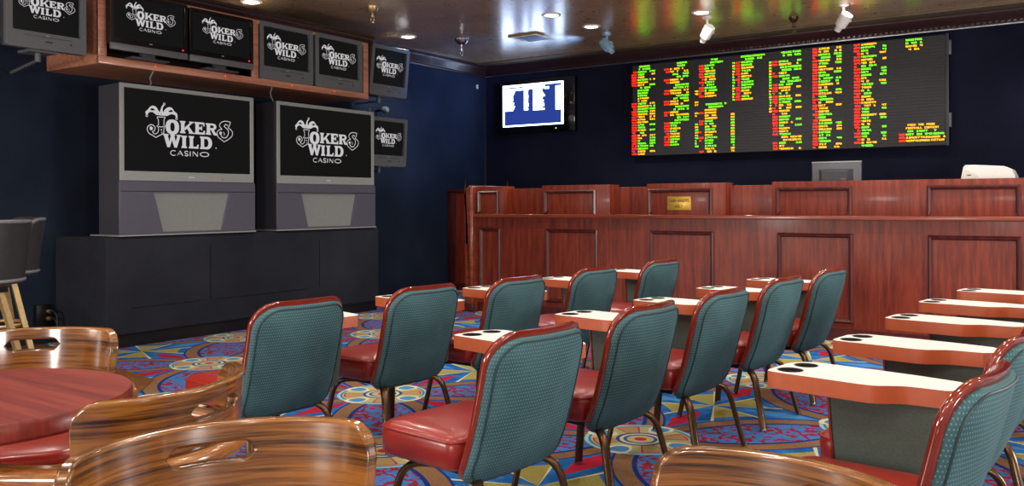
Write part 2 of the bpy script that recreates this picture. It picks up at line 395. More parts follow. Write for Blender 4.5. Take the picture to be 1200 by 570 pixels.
def logo_mesh():
    b = MB(); fn = lambda u, v: (0, u, v)
    P3 = lambda pts: [(0, p[0], p[1]) for p in pts]
    def pl(pts, holes=()): b.poly(P3(pts), [P3(h) for h in holes])
    def box(x0, x1, y0, y1): pl([(x0, y0), (x1, y0), (x1, y1), (x0, y1)])
    def stem(x0, x1, y0, y1, sf=.008, sh=.010):                           # heavy stem with flared feet and head
        pl([(x0-sf, y0), (x1+sf, y0), (x1+sf, y0+sh*.6), (x1, y0+sh*1.6), (x1, y1-sh*1.6), (x1+sf, y1-sh*.6), (x1+sf, y1), (x0-sf, y1), (x0-sf, y1-sh*.6), (x0, y1-sh*1.6), (x0, y0+sh*1.6), (x0-sf, y0+sh*.6)])
    # O K E R
    pl(ell(-.148, .037, .051, .050, 32, 2.4), [ell(-.148, .037, .017, .030, 24, 2.4)])
    stem(-.082, -.055, 0, .083)
    pl([(-.056, .036), (-.012, .074), (-.022, .083), (.018, .083), (.018, .076), (.008, .074), (-.026, .044), (-.05, .02)])
    pl([(-.046, .048), (-.026, .056), (.014, .008), (.022, .008), (.022, 0), (-.022, 0), (-.022, .008), (-.016, .009)])
    stem(.032, .060, 0, .084)
    pl([(.058, .084), (.104, .084), (.107, .058), (.098, .058), (.092, .071), (.058, .071)])
    pl([(.058, 0), (.108, 0), (.110, .027), (.100, .027), (.093, .014), (.058, .014)])
    pl([(.058, .036), (.076, .036), (.080, .028), (.086, .028), (.086, .060), (.080, .060), (.076, .050), (.058, .050)])
    stem(.124, .152, .002, .082)
    pl([(.150, .082)]+[(.178+.026*math.cos(a), .060+.022*math.sin(a)) for a in (PI/2-k*PI/10 for k in range(11))]+[(.150, .038), (.150, .050)]
       + [(.170+.012*math.cos(a), .060+.010*math.sin(a)) for a in (-PI/2+k*PI/10 for k in range(11))]+[(.150, .070)])
    pl([(.152, .040), (.178, .044), (.200, .014), (.214, .012), (.218, .002), (.188, .0), (.180, .004), (.160, .036)])
    # W I L D
    pl([(-.222, -.013), (-.178, -.013), (-.178, -.020), (-.184, -.022), (-.172, -.062), (-.160, -.022), (-.166, -.020), (-.166, -.013), (-.128, -.013), (-.128, -.020), (-.134, -.022), (-.124, -.062),
        (-.110, -.022), (-.118, -.020), (-.118, -.014), (-.080, -.014), (-.080, -.021), (-.088, -.023), (-.114, -.101), (-.134, -.101), (-.152, -.052), (-.168, -.101), (-.188, -.101), (-.214, -.022), (-.222, -.020)])
    stem(-.072, -.044, -.101, -.017); stem(-.014, .013, -.101, -.016)
    pl([(.012, -.101), (.055, -.101), (.058, -.072), (.050, -.072), (.040, -.088), (.012, -.088)])
    stem(.076, .102, -.101, -.014)
    pl([(.100, -.014)]+[(.128+.040*math.cos(a), -.0575+.0435*math.sin(a)) for a in (PI/2-k*PI/14 for k in range(15))]+[(.100, -.101), (.100, -.086)]
       + [(.118+.020*math.cos(a), -.0575+.029*math.sin(a)) for a in (-PI/2+k*PI/12 for k in range(13))]+[(.100, -.029)])
    pl(ell(.201, -.089, .0045, .0045, 12))
    # CASINO, wide and light
    y0, y1 = -.155, -.122; t = .0045; h = y1-y0
    def rb(pts, w=t): ribbon(b, pts, w, fn)
    ym = (y0+y1)/2
    arc = lambda cx, rx, a0, a1, n=14: [(cx+rx*math.cos(math.radians(a0+(a1-a0)*k/n)), ym+h/2*math.sin(math.radians(a0+(a1-a0)*k/n))) for k in range(n+1)]
    rb(arc(-.140, .023, 50, 310), .0052)
    rb([(-.112, y0), (-.090, y1)], .003); rb([(-.090, y1), (-.068, y0)], .007); rb([(-.104, y0+.012), (-.076, y0+.012)], .003)
    rb(smooth([(-.028, y1-.005), (-.040, y1), (-.053, y1-.006), (-.046, ym), (-.034, ym-.003), (-.027, y0+.008), (-.038, y0), (-.054, y0+.005)]), .006)
    box(-.014, -.007, y0, y1)
    box(.010, .0135, y0, y1); box(.047, .0505, y0, y1); rb([(.012, y1), (.049, y0)], .007)
    ro, ri = ell(.105, ym, .038, h/2+.001, 28), ell(.105, ym, .0305, h/2-.0045, 28)
    pl(ro, [ri])
    # ornamental J
    Jo = [(-.263, .096), (-.202, .099), (-.205, .092), (-.212, .082), (-.212, .044), (-.202, .037), (-.212, .028), (-.214, -.011), (-.243, -.025), (-.273, -.041), (-.297, -.029), (-.324, -.015), (-.336, .008), (-.329, .03), (-.306, .042), (-.285, .034), (-.278, .018), (-.287, .001), (-.299, -.004)]
    Ji = [(-.263, .096), (-.262, .088), (-.254, .08), (-.253, .044), (-.266, .035), (-.254, .027), (-.254, .003), (-.267, -.014), (-.285, -.017), (-.299, -.004)]
    rb(Jo[:8], .0052); rb(smooth(Jo[7:10]), .0055); rb(smooth(Jo[9:]), .0055); rb(Ji[:6], .0052); rb(smooth(Ji[5:]), .005)
    rb([(-.253, .033), (-.233, .031), (-.212, .036)], .005); pl(ell(-.307, .017, .012, .013, 16)); pl(ell(-.232, .012, .005, .005, 10)); pl(ell(-.232, .052, .0, .0, 10)) if False else None
    rb([(-.226, -.002), (-.231, -.010)], .005)
    # cap with three horns
    H1 = [(-.269, .123), (-.28, .116), (-.294, .125), (-.311, .125), (-.324, .12), (-.331, .109), (-.338, .102), (-.346, .111), (-.348, .125), (-.331, .139), (-.318, .156), (-.295, .168), (-.27, .161), (-.256, .142), (-.242, .122)]
    H1h = [(-.313, .143), (-.301, .151), (-.286, .147), (-.278, .138), (-.291, .137), (-.303, .135)]
    H2 = [(-.242, .124), (-.237, .147), (-.228, .17), (-.215, .182), (-.209, .178), (-.219, .162), (-.222, .143), (-.217, .124)]
    H3 = [(-.217, .124), (-.205, .15), (-.18, .167), (-.155, .167), (-.142, .155), (-.132, .142), (-.115, .132), (-.109, .114), (-.115, .098), (-.122, .105), (-.128, .118), (-.152, .123), (-.171, .118), (-.184, .11), (-.205, .112)]
    H3h = [(-.178, .138), (-.167, .148), (-.153, .151), (-.145, .143), (-.158, .136)]
    pl(smooth(H1, 3, True), [smooth(H1h, 3, True)]); pl(smooth(H2, 3, True)); pl(smooth(H3, 3, True), [smooth(H3h, 3, True)])
    Hb = [(-.282, .124), (-.233, .132), (-.18, .125), (-.191, .108), (-.233, .108), (-.272, .109)]
    pl(Hb, [ell(-.255+.022*k, .119, .0035, .0035, 8) for k in range(3)])
    for cx, cy in ((-.339, .099), (-.21, .186), (-.116, .096)): ribbon(b, ell(cx, cy, .007, .007, 12), .004, fn, True)
    # ornamental S
    So = [(.325, .103), (.301, .107), (.266, .105), (.241, .092), (.231, .072), (.24, .057), (.253, .047), (.224, .04), (.208, .016), (.22, -.01), (.246, -.026), (.269, -.041), (.304, -.023), (.335, .002), (.343, .028), (.33, .047), (.304, .061), (.314, .073)]
    Si = [(.304, .077), (.283, .084), (.271, .07), (.289, .057), (.306, .041), (.304, .013), (.285, -.01), (.261, -.011), (.246, 0), (.24, .011)]
    rb(smooth(So[:7]), .0055); rb(smooth(So[6:12]), .0055); rb(smooth(So[11:17]), .0055); rb([So[16], So[17], So[0]], .0055)
    rb(smooth(Si), .006); pl(ell(.24, .02, .011, .011, 14)); rb(smooth([(.262, .03), (.272, .018), (.268, .004)]), .004)
    me = b.build('logo', LOGO, recalc=False); data = me.data; bpy.data.objects.remove(me); return data
LOGO_ME = logo_mesh()
def put_logo(parent, width, loc, scale_v=1.0):
    o = bpy.data.objects.new('logo', LOGO_ME); C.objects.link(o); o.parent = parent
    o.location = loc; o.scale = (1, width, width*scale_v); return o

# ------------------------------------------------------------------ the carpeted plinth and the two large televisions
PX = -6.62
t = thing('tv_plinth', 'long black carpet-covered plinth along the left wall under two large televisions', 'plinth', (PX, 5.52, 0))
b = MB(); b.box(WX-PX+.01, 0, -1.575, 1.575, .10, .90, .02, 3); b.build('plinth_body', PLINTH, t)
b = MB(); b.box(WX-PX+.01, -.025, -1.56, 1.56, 0, .10); b.build('toe_kick', BLACK, t)
b = MB(); b.box(-.004, .003, -1.35, -.68, .315, .322); b.box(-.004, .003, -.52, .55, .315, .319); b.box(-.004, .003, -.60, -.595, .32, .80); b.box(-.004, .003, .70, .705, .32, .80); b.build('access_seam', BLACK, t)

def big_tv(y0, label):
    t = thing('projection_television', label, 'television', (PX, y0, .905), 0, 'big floor televisions on the plinth')
    W, H = 1.343, 1.25
    b = MB(); b.loft([[(-.008, .004, 0), (-.008, W-.004, 0), (-.008, W-.004, H-.004), (-.008, .004, H-.004)], [(-.30, 0, 0), (-.30, W, 0), (-.30, W, H-.01), (-.30, 0, H-.01)], [(-.44, .14, .05), (-.44, W-.14, .05), (-.44, W-.14, H-.14), (-.44, .14, H-.14)]]); b.build('cabinet_shell', TVDARK, t, sharp=20)
    # silver frame round the screen
    b = MB(); out = [(0, .455), (W, .455), (W, H), (0, H)]; inn = [(.042, .535), (W-.042, .535), (W-.042, H-.036), (.042, H-.036)]
    b.prism(out, -.008, 0, lambda u, v, w: (w, u, v), [inn]); b.build('screen_frame', SILVER, t, bevel=.004)
    b = MB(); b.quad((-.005, .04, .53), (-.005, W-.04, .53), (-.005, W-.04, H-.03), (-.005, .04, H-.03)); sc = b.build('screen', SCREEN, t)
    put_logo(sc, 1.262, (-.002, .672, .873))
    # lower speaker cabinet with a trapezoid grille
    b = MB(); out = [(-.012, .012), (W+.004, .012), (W+.004, .452), (-.012, .452)]; inn = [(.385, .03), (.965, .03), (1.06, .365), (.295, .365)]
    b.prism(out, -.006, .014, lambda u, v, w: (w, u, v), [inn]); b.build('speaker_cabinet', MAUVE, t, bevel=.006)
    b = MB(); b.poly([(.006, .37, .03), (.006, .975, .03), (-.004, 1.06, .37), (-.004, .295, .37)]); b.build('speaker_grille', GRILLE, t)
    b = MB(); b.box(.012, .016, 0, W, .366, .371); b.build('seam', BLACK, t)
    b = MB(); b.box(-.4, .022, -.02, W+.005, 0, .012); b.build('base_strip', SILVER, t)
    b = MB(); b.box(0, .003, .64, .70, .49, .495); b.build('maker_badge', WHITEL, t)
    b = MB(); b.box(0, .003, .98, 1.01, .478, .49); b.build('amber_mark', GOLD, t)
    return t
big_tv(4.064, 'left of the two big silver-framed floor televisions, showing the casino logo')
big_tv(5.680, 'right of the two big silver-framed floor televisions, nearer the back corner')

# ------------------------------------------------------------------ the wood cabinet for the upper televisions
t = thing('television_cabinet', 'long open cherry wood cabinet below the ceiling holding four televisions', 'cabinet', (PX, 3.884, 2.285))
L = 3.05
for y in (0, L-.05):
    b = MB(); b.box(WX-PX+.005, 0, y, y+.05, 0, .655, .004); b.build('side_panel', CHERRY, t)
b = MB(); b.box(WX-PX+.005, -.012, .05, L-.05, 0, .04); b.build('bottom_board', CHERRY, t)
b = MB(); b.box(WX-PX+.005, WX-PX+.02, .05, L-.05, .04, .655); b.build('back_board', DARKIN, t)
b = MB(); b.box(-.02, .006, 0, L, 0, .062, .004); b.build('bottom_rail', CHERRY, t)
for y in (0, 1.505, L-.072):
    b = MB(); b.box(-.02, .004, y, y+.072, .062, .575, .004); b.build('upright', CHERRY, t)
b = MB(); b.box(-.02, .004, 0, L, .575, .64, .004); b.build('top_rail', CHERRY, t)
b = MB(); b.prism([(-.02, .605), (.01, .605), (.016, .622), (.032, .634), (.036, .655), (.052, .664), (.052, .685), (-.02, .685)], -.03, L+.05, lambda u, v, w: (u, w, v)); b.build('crown_moulding', CROWN, t)
b = MB(); b.box(WX-PX+.005, -.02, 0, L, .655, .675); b.build('top_board', DARKIN, t)
for y in (.5, 1.2, 1.98, 2.55):
    b = MB(); b.lathe([(.006, 0), (.006, .004)], 10, (.006, y, .035), (1, 0, 0)); b.build('infrared_light', REDLED, t)

def crt(label, loc, W, H, tilt=0, logo=1.2, mount=None, depth=.36, rz=0):
    t = thing('tube_television', label, 'television', loc, rz, 'grey tube televisions under the ceiling')
    t.rotation_euler = (0, tilt, rz)
    b = MB()
    def fr(x, m, zl=None): return [(x, -W/2+m, m*.8), (x, W/2-m, m*.8), (x, W/2-m, H-m), (x, -W/2+m, H-m)]
    b.loft([fr(-.03, 0), fr(-.10, .01), fr(-.2, .06), fr(-depth, .13)]); b.build('tube_housing', TVDARK, t, sharp=25, bevel=.01)
    zs0, zs1, m = .125, H-.045, .045
    b = MB(); b.prism(rrect(0, H/2, W/2, H/2, .025, 4), -.035, .008, lambda u, v, w: (w, u, v), [rrect(0, (zs0+zs1)/2, W/2-m, (zs1-zs0)/2, .012, 3)])
    b.build('front_bezel', TVGREY, t, bevel=.004)
    b = MB(); n = 8; hw, hh, zc = W/2-m+.003, (zs1-zs0)/2+.003, (zs0+zs1)/2                       # slightly domed glass
    g = [[b.v((-.010-.016*((2*i/n-1)**2+(2*j/n-1)**2)/2, hw*(2*i/n-1), zc+hh*(2*j/n-1))) for j in range(n+1)] for i in range(n+1)]
    for i in range(n):
        for j in range(n): b.f([g[i][j], g[i+1][j], g[i+1][j+1], g[i][j+1]])
    sc = b.build('screen', SCREEN, t)
    put_logo(sc, 2*hw*logo, (-.003, .003*W, zc+.005), 1.0)
    b = MB(); b.box(.006, .011, -.02, .035, .055, .063); b.box(.006, .010, -W*.3, W*.3, .093, .096); b.box(.006, .011, W*.28, W*.3, .055, .066); b.build('control_strip', BLACK, t)
    b = MB(); b.box(.007, .011, -.018, .018, .102, .108); b.build('maker_badge', SILVER, t)
    if mount:
        b = MB(); b.box(-.24, -.05, -.10, .10, -.012, .008); b.tube([(-.14, 0, -.012), (-.14, 0, -.075)], .022, 12); b.tube([(-.14, 0, -.06), mount], .012, 8); b.build('mount_arm', TVGREY, t)
    return t
# the grey tube television left of the cabinet, on its own arm
crt('grey tube television on a wall arm left of the wood cabinet', (-6.60, 3.475, 2.325), .60, .56, 0, 1.2, (-.75, .10, -.09))
crt('grey tube television in the wood cabinet, beside the flat screen with a red light', (PX+.005, 5.805, 2.347), .665, .545, 0, 1.2)
crt('grey tube television at the right end inside the wood cabinet', (PX+.005, 6.503, 2.347), .665, .545, 0, 1.2)
crt('blue-lit tube television tilted forward just right of the wood cabinet', (-6.78, 7.42, 2.375), .62, .56, math.radians(6), 1.2, (-.55, .05, -.10))
crt('lowest tube television, half hidden behind the right big floor television', (-6.80, 7.44, 1.585), .60, .55, math.radians(3), 1.2, (-.55, 0, -.10))

def lcd(y0, W, H, z, label, blue):
    t = thing('flat_television', label, 'television', (PX+.07, y0+W/2, z), 0, 'flat black televisions in the wood cabinet')
    b = MB(); b.box(-.07, -.005, -W/2, W/2, .045, H, .012, 3); b.build('back_housing', BLACK, t)
    b = MB(); b.prism(rrect(0, H/2+.02, W/2, H/2-.02, .015, 4), -.02, .01, lambda u, v, w: (w, u, v), [[(-W/2+.03, .10), (W/2-.03, .10), (W/2-.03, H-.03), (-W/2+.03, H-.03)]])
    b.build('gloss_bezel', GLOSSB, t, bevel=.003)
    b = MB(); b.quad((-.004, -W/2+.028, .098), (-.004, W/2-.028, .098), (-.004, W/2-.028, H-.028), (-.004, -W/2+.028, H-.028)); sc = b.build('screen', SCREEN, t)
    put_logo(sc, (W-.06)*1.02, (.003, .01, .285))
    b = MB(); b.box(-.015, .014, -W/2, W/2, .0, .055, .006); b.build('lower_strip', TVGREY, t)
    b = MB(); b.box(-.06, -.02, -.06, .06, -.045, .05); b.box(-.14, .02, -.17, .17, -.05, -.035, .004); b.build('stand', TVDARK, t)
    b = MB(); b.lathe([(.006, 0), (.006, .004)], 10, (.011, W/2-.05, .075), (1, 0, 0)); b.build('power_light', REDLED, t)
    b = MB(); b.box(.010, .013, -.012, .012, .078, .086); b.build('maker_badge', SILVER, t)
    return t
lcd(3.945, .70, .47, 2.40, 'left flat black television in the wood cabinet, with a thin grey lower edge', False)
lcd(4.665, .675, .46, 2.40, 'second flat black television in the cabinet, left of its dividing post', True)

# ------------------------------------------------------------------ things on the left wall
t = thing('wall_outlet', 'dark outlet box with two plugs low on the left wall beside the plinth', 'outlet', (WX, 3.82, .13))
b = MB(); b.box(0, .05, -.05, .07, 0, .20, .006); b.build('box', BLACK, t)
for z in (.085, .145):
    b = MB(); b.tube([(.05, .045, z), (.085, .05, z)], .016, 10); p = b.build('plug', BRASS, t)
    b = MB(); b.tube(smooth([(0, 0), (1, 0)], 2) and [(.085, .05, z), (.13, .055, z+.004), (.165, .06, z-.03), (.17, .065, z-.09), (.12, .06, -.10)], .008, 8); b.build('cord', BLACKC, t)
b = MB(); b.tube([(-6.66, 4.40, 2.29), (-6.70, 4.39, 2.23), (-6.67, 4.38, 2.19), (-6.68, 4.375, 2.15)], .007, 8)
tag(b.build('cable', CABLE), 'grey cable from the cabinet down to the left big television', 'cable')
b = MB(); b.tube([(-6.66, 5.66, 2.29), (-6.70, 5.67, 2.23), (-6.68, 5.665, 2.19), (-6.69, 5.70, 2.15)], .007, 8)
tag(b.build('cable', CABLE), 'grey cable from the cabinet down to the right big television', 'cable')
b = MB(); b.tube([(-7.02, 7.37, 2.26), (-7.04, 7.40, 2.20), (-7.06, 7.45, 2.14)], .009, 8)
tag(b.build('cable', CABLE), 'pale cable between the two tube televisions right of the cabinet', 'cable')
t = thing('wall_camera', 'small round grey camera on the left wall under the tilted television', 'camera', (WX, 7.88, 2.29))
b = MB(); b.tube([(0, 0, 0), (.12, 0, 0)], .014, 10); b.build('bracket', DARKM, t)
b = MB(); b.lathe([(.0, 0), (.03, .004), (.045, .03), (.045, .06), (.03, .085), (0, .09)], 18, (.11, 0, 0), (1, 0, 0)); b.build('housing', TVGREY, t)
t = thing('wall_sensor', 'tiny pale sensor high on the left wall near the corner', 'sensor', (WX, 9.93, 2.80))
b = MB(); b.box(0, .025, -.015, .015, -.03, .03, .004); b.build('case', BEIGE, t)
b = MB(); b.lathe([(.008, 0), (.006, .006)], 10, (.025, 0, .005), (1, 0, 0)); b.build('lens', BLACK, t)

# ------------------------------------------------------------------ the betting counter
CY = 7.55
t = thing('betting_counter', 'long red mahogany betting counter with raised panels in front of the back wall', 'counter', (0, CY, 0))
XL, XR = -5.67, 1.2
b = MB(); b.box(XL, XR, .08, .75, .0, 1.02); b.build('front_panel', COUNTER, t)
b = MB(); b.box(XL, XR, .05, .08, 0, .10); b.build('baseboard', MOULD, t)
b = MB(); b.box(XL-.02, XR, -.02, .16, 1.012, 1.048, .006, 3); b.build('ledge', LEDGE, t)
b = MB(); b.box(XL, XR, .13, .22, 1.046, 1.315, .004); b.build('riser', COUNTER, t)
b = MB(); b.box(XL, XR, .22, .95, 1.06, 1.09); b.build('worktop', LEDGE, t)
secs = [(-5.66, -5.30), (-4.83, -4.045), (-3.65, -2.875), (-2.455, XR)]
for x0, x1 in secs:
    b = MB(); b.box(x0, x1, .045, .24, 1.046, 1.34, .003); b.build('raised_section', COUNTER, t)
def frame(x0, x1, z0, z1, y, bottom, w=.035):
    b = MB(); pr = [(0, 0), (0, .012), (.35, .028), (.7, .024), (1, .006), (1, 0)]                 # moulding section
    def bar(p, q, inn):
        P, Q, N = Vector(p), Vector(q), Vector(inn); d = (Q-P).normalized()
        rings = []
        for base, s in ((P, 1), (Q, -1)):
            rings.append([base+N*(a*w)+d*(s*a*w)+Vector((0, -h, 0)) for a, h in pr])
        b.loft(rings)
    bar((x0, y, z1), (x1, y, z1), (0, 0, -1))
    bar((x0, y, z1), (x0, y, z0), (1, 0, 0)); bar((x1, y, z1), (x1, y, z0), (-1, 0, 0))
    if bottom: bar((x0, y, z0), (x1, y, z0), (0, 0, 1))
    b.build('panel_moulding', MOULD, t, sharp=25)
pan = [(-5.64, -5.37), (-4.80, -4.20), (-3.635, -3.0), (-2.42, -1.79), (-1.22, -.575), (-.10, .55)]
for x0, x1 in pan:
    frame(x0, x1, 1.045, 1.292, .045, False)
    frame(x0, x1, .15, .897, .08, True)
# end panel with a rounded shoulder
b = MB(); out = [(-5.765, 0), (-5.66, 0), (-5.66, 1.352), (-5.69, 1.352)]+[(-5.69-.075*math.sin(a), 1.262+.09*math.cos(a)) for a in (k*PI/16 for k in range(1, 9))]
b.prism(out, -.045, .75, lambda u, v, w: (u, w, v)); b.build('end_panel', LEDGE, t, bevel=.02)
b = MB(); b.box(-5.80, -5.64, -.055, -.03, 0, .09, .004); b.build('end_base', MOULD, t)
p_ = MB(); p_.box(-3.44, -3.205, .036, .047, 1.092, 1.218, .003); plaque = p_.build('sign_plate', GOLD, t)
def stroke_text(b, txt, cx, z, h, fn, wch, th):
    G = {'A': [[(0, 0), (.5, 1), (1, 0)], [(.2, .4), (.8, .4)]], 'C': [[(1, .85), (.7, 1), (.3, 1), (0, .7), (0, .3), (.3, 0), (.7, 0), (1, .15)]], 'S': [[(1, .85), (.7, 1), (.25, 1), (0, .75), (.2, .55), (.8, .45), (1, .25), (.75, 0), (.3, 0), (0, .15)]],
         'H': [[(0, 0), (0, 1)], [(1, 0), (1, 1)], [(0, .5), (1, .5)]], 'W': [[(0, 1), (.25, 0), (.5, .7), (.75, 0), (1, 1)]], 'G': [[(1, .85), (.7, 1), (.3, 1), (0, .7), (0, .3), (.3, 0), (.7, 0), (1, .2), (1, .45), (.6, .45)]],
         'E': [[(1, 1), (0, 1), (0, 0), (1, 0)], [(0, .5), (.8, .5)]], 'R': [[(0, 0), (0, 1), (.7, 1), (1, .8), (1, .6), (.7, .5), (0, .5)], [(.5, .5), (1, 0)]], 'O': [[(.3, 1), (.7, 1), (1, .7), (1, .3), (.7, 0), (.3, 0), (0, .3), (0, .7), (.3, 1)]],
         'N': [[(0, 0), (0, 1), (1, 0), (1, 1)]], 'L': [[(0, 1), (0, 0), (1, 0)]], 'Y': [[(0, 1), (.5, .5), (1, 1)], [(.5, .5), (.5, 0)]]}
    x = cx-len(txt)*wch/2
    for ch in txt:
        for st in G.get(ch, []): ribbon(b, [(x+wch*.1+p*wch*.72, z+q*h) for p, q in st], th, fn)
        x += wch
b = MB(); fn = lambda u, v: (u, .0345, v)
stroke_text(b, 'CASH WAGERS', -3.3225, 1.168, .026, fn, .0185, .0042); b.build('lettering', INK, plaque, recalc=False)
b = MB(); stroke_text(b, 'ONLY', -3.3225, 1.115, .026, fn, .0185, .0042)
b.build('lettering', INK, plaque, recalc=False)

t = thing('swing_gate', 'dark mahogany half-height gate between the left wall and the counter', 'gate', (-6.6, 9.28, 0))
b = MB(); b.box(-.79, 1.0, 0, .05, 0, 1.31); b.build('panel', COUNTER, t)
b = MB(); b.box(-.80, 1.0, -.025, .07, 1.31, 1.342, .006); b.build('cap_rail', MOULD, t)
b = MB(); b.box(-.79, -.66, -.012, 0, 0, 1.31, .003); b.build('stile', MOULD, t)
b = MB(); b.box(-.79, 1.0, -.015, 0, 0, .10, .003); b.build('baseboard', MOULD, t)

# things behind the counter
t = thing('computer_monitor', 'grey computer monitor seen from behind on the betting counter', 'monitor', (-2.07, 8.20, 1.09))
b = MB(); b.box(-.215, .215, 0, .05, .12, .435, .012, 3); b.build('screen_frame', TVGREY, t)
b = MB(); b.loft([[(-.15, 0, .20), (.15, 0, .20), (.15, 0, .37), (-.15, 0, .37)], [(-.11, -.06, .23), (.11, -.06, .23), (.11, -.06, .35), (-.11, -.06, .35)]]); b.build('back_bulge', TVDARK, t)
b = MB(); b.box(-.215, .215, -.005, .05, .425, .44, .004); b.build('top_edge', SILVER, t)
b = MB(); b.box(-.04, .04, .0, .03, 0, .2); b.box(-.13, .13, -.08, .12, 0, .015, .004); b.build('stand', TVDARK, t)
b = MB(); b.box(.06, .10, -.064, -.058, .27, .285); b.build('badge', LEDGE, t)
t = thing('ticket_printer', 'white rounded ticket printer at the right end of the counter top', 'printer', (-.86, 8.2, 1.09))
out = [(-.205, 0), (.20, 0), (.20, .28), (.175, .335), (.12, .362), (-.10, .378), (-.165, .378), (-.18, .36), (-.205, .22)]
b = MB(); b.prism(out, 0, .30, lambda u, v, w: (u, w, v)); b.build('case', WHITEP, t, bevel=.012)
b = MB(); b.prism([(-.195, .23), (-.172, .35), (-.08, .30), (-.03, .23)], -.006, .0, lambda u, v, w: (u, w, v)); b.build('side_cover', BEIGE, t)
b = MB(); b.box(-.15, -.12, -.009, -.005, .29, .297); b.build('badge', BLACK, t)

# ------------------------------------------------------------------ the odds board
BY = 10.03
t = thing('led_odds_board', 'wide black odds board with red, amber and green figures on the back wall', 'scoreboard', (0, BY, 0))
X0, X1, Z0, Z1 = -5.03, -1.40, 1.74, 2.90
b = MB(); b.box(X0, X1, 0, .08, Z0, Z1, .006); b.build('board_case', BLACK, t)
NR = 34; dz = (Z1-Z0-.03)/NR
b = MB()
for k in range(NR+1):
    z = Z0+.015+k*dz; b.box(X0+.02, X1-.03, -.006, .004, z-.003, z+.003)
b.quad((X0+.02, -.001, Z0+.01), (X1-.03, -.001, Z0+.01), (X1-.03, -.001, Z1-.01), (X0+.02, -.001, Z1-.01)); b.build('louvred_face', BOARD, t)
b = MB(); b.box(X1-.03, X1, -.012, .08, Z0, Z1, .004); b.build('side_rail', TVDARK, t)
for z in (1.93, 2.68):
    b = MB(); b.box(X1-.005, X1+.02, -.006, .05, z, z+.15, .004); b.build('side_catch', TVGREY, t)
FONT = {'P': '1111011110010010', 'I': '111010010010111', 'C': '111100100100111', 'K': '101101110101101', 'T': '111010010010010', 'H': '101101111101101', 'E': '111100110100111', 'R': '110101110101101', 'O': '111101101101111',
        'S': '111100111001111', 'F': '111100110100100', 'B': '110101110101110', 'A': '010101111101101', 'L': '100100100100111', 'N': '111101101101101'}
FONT['P'] = '111101111100100'
RND = ['111101101101111', '110100110001110', '111001111100111', '101101111001001', '111100111101111', '010110010010111', '111001010010010', '110101111101011', '101111101111101', '111010111010111']
BX = {741: -5.005, 748: -4.93, 761: -4.80, 770: -4.705, 779: -4.61, 785: -4.55, 809: -4.31}
f_, yw, cyy = 1030., .6005, 0
def bx(px):                                                        # picture column of the photograph -> metres along the board
    uu = (px-600)/f_; c_, s_ = math.cos(yw), math.sin(yw)
    return BY*(uu*c_-s_)/(uu*s_+c_)
PXR = {}
LED = {'r': MB(), 'y': MB(), 'g': MB()}
def led_text(row, p0, p1, col, txt=None, fill=.92):
    a, e = bx(p0), bx(p1); z1 = Z1-.015-row*dz-dz*.2; h = dz*.6; n = max(1, round((e-a)/.027)) if txt is None else len(txt)
    cw = (e-a)/n; b = LED[col]
    for k in range(n):
        if txt is None and random.random() > fill: continue
        g = random.choice(RND) if txt is None else FONT.get(txt[k])
        if not g: continue
        for q, bit in enumerate(g):
            if bit == '1':
                cx, rz = q % 3, q//3; xx = a+cw*(k+.04+cx*.31); zz = z1-h*rz/5
                b.quad((xx, -.008, zz-h/5*.96), (xx+cw*.31, -.008, zz-h/5*.96), (xx+cw*.31, -.008, zz), (xx, -.008, zz))
def yg(r): return 'g' if (r//2+r//5) % 2 else 'y'
R_ = random.Random(3)
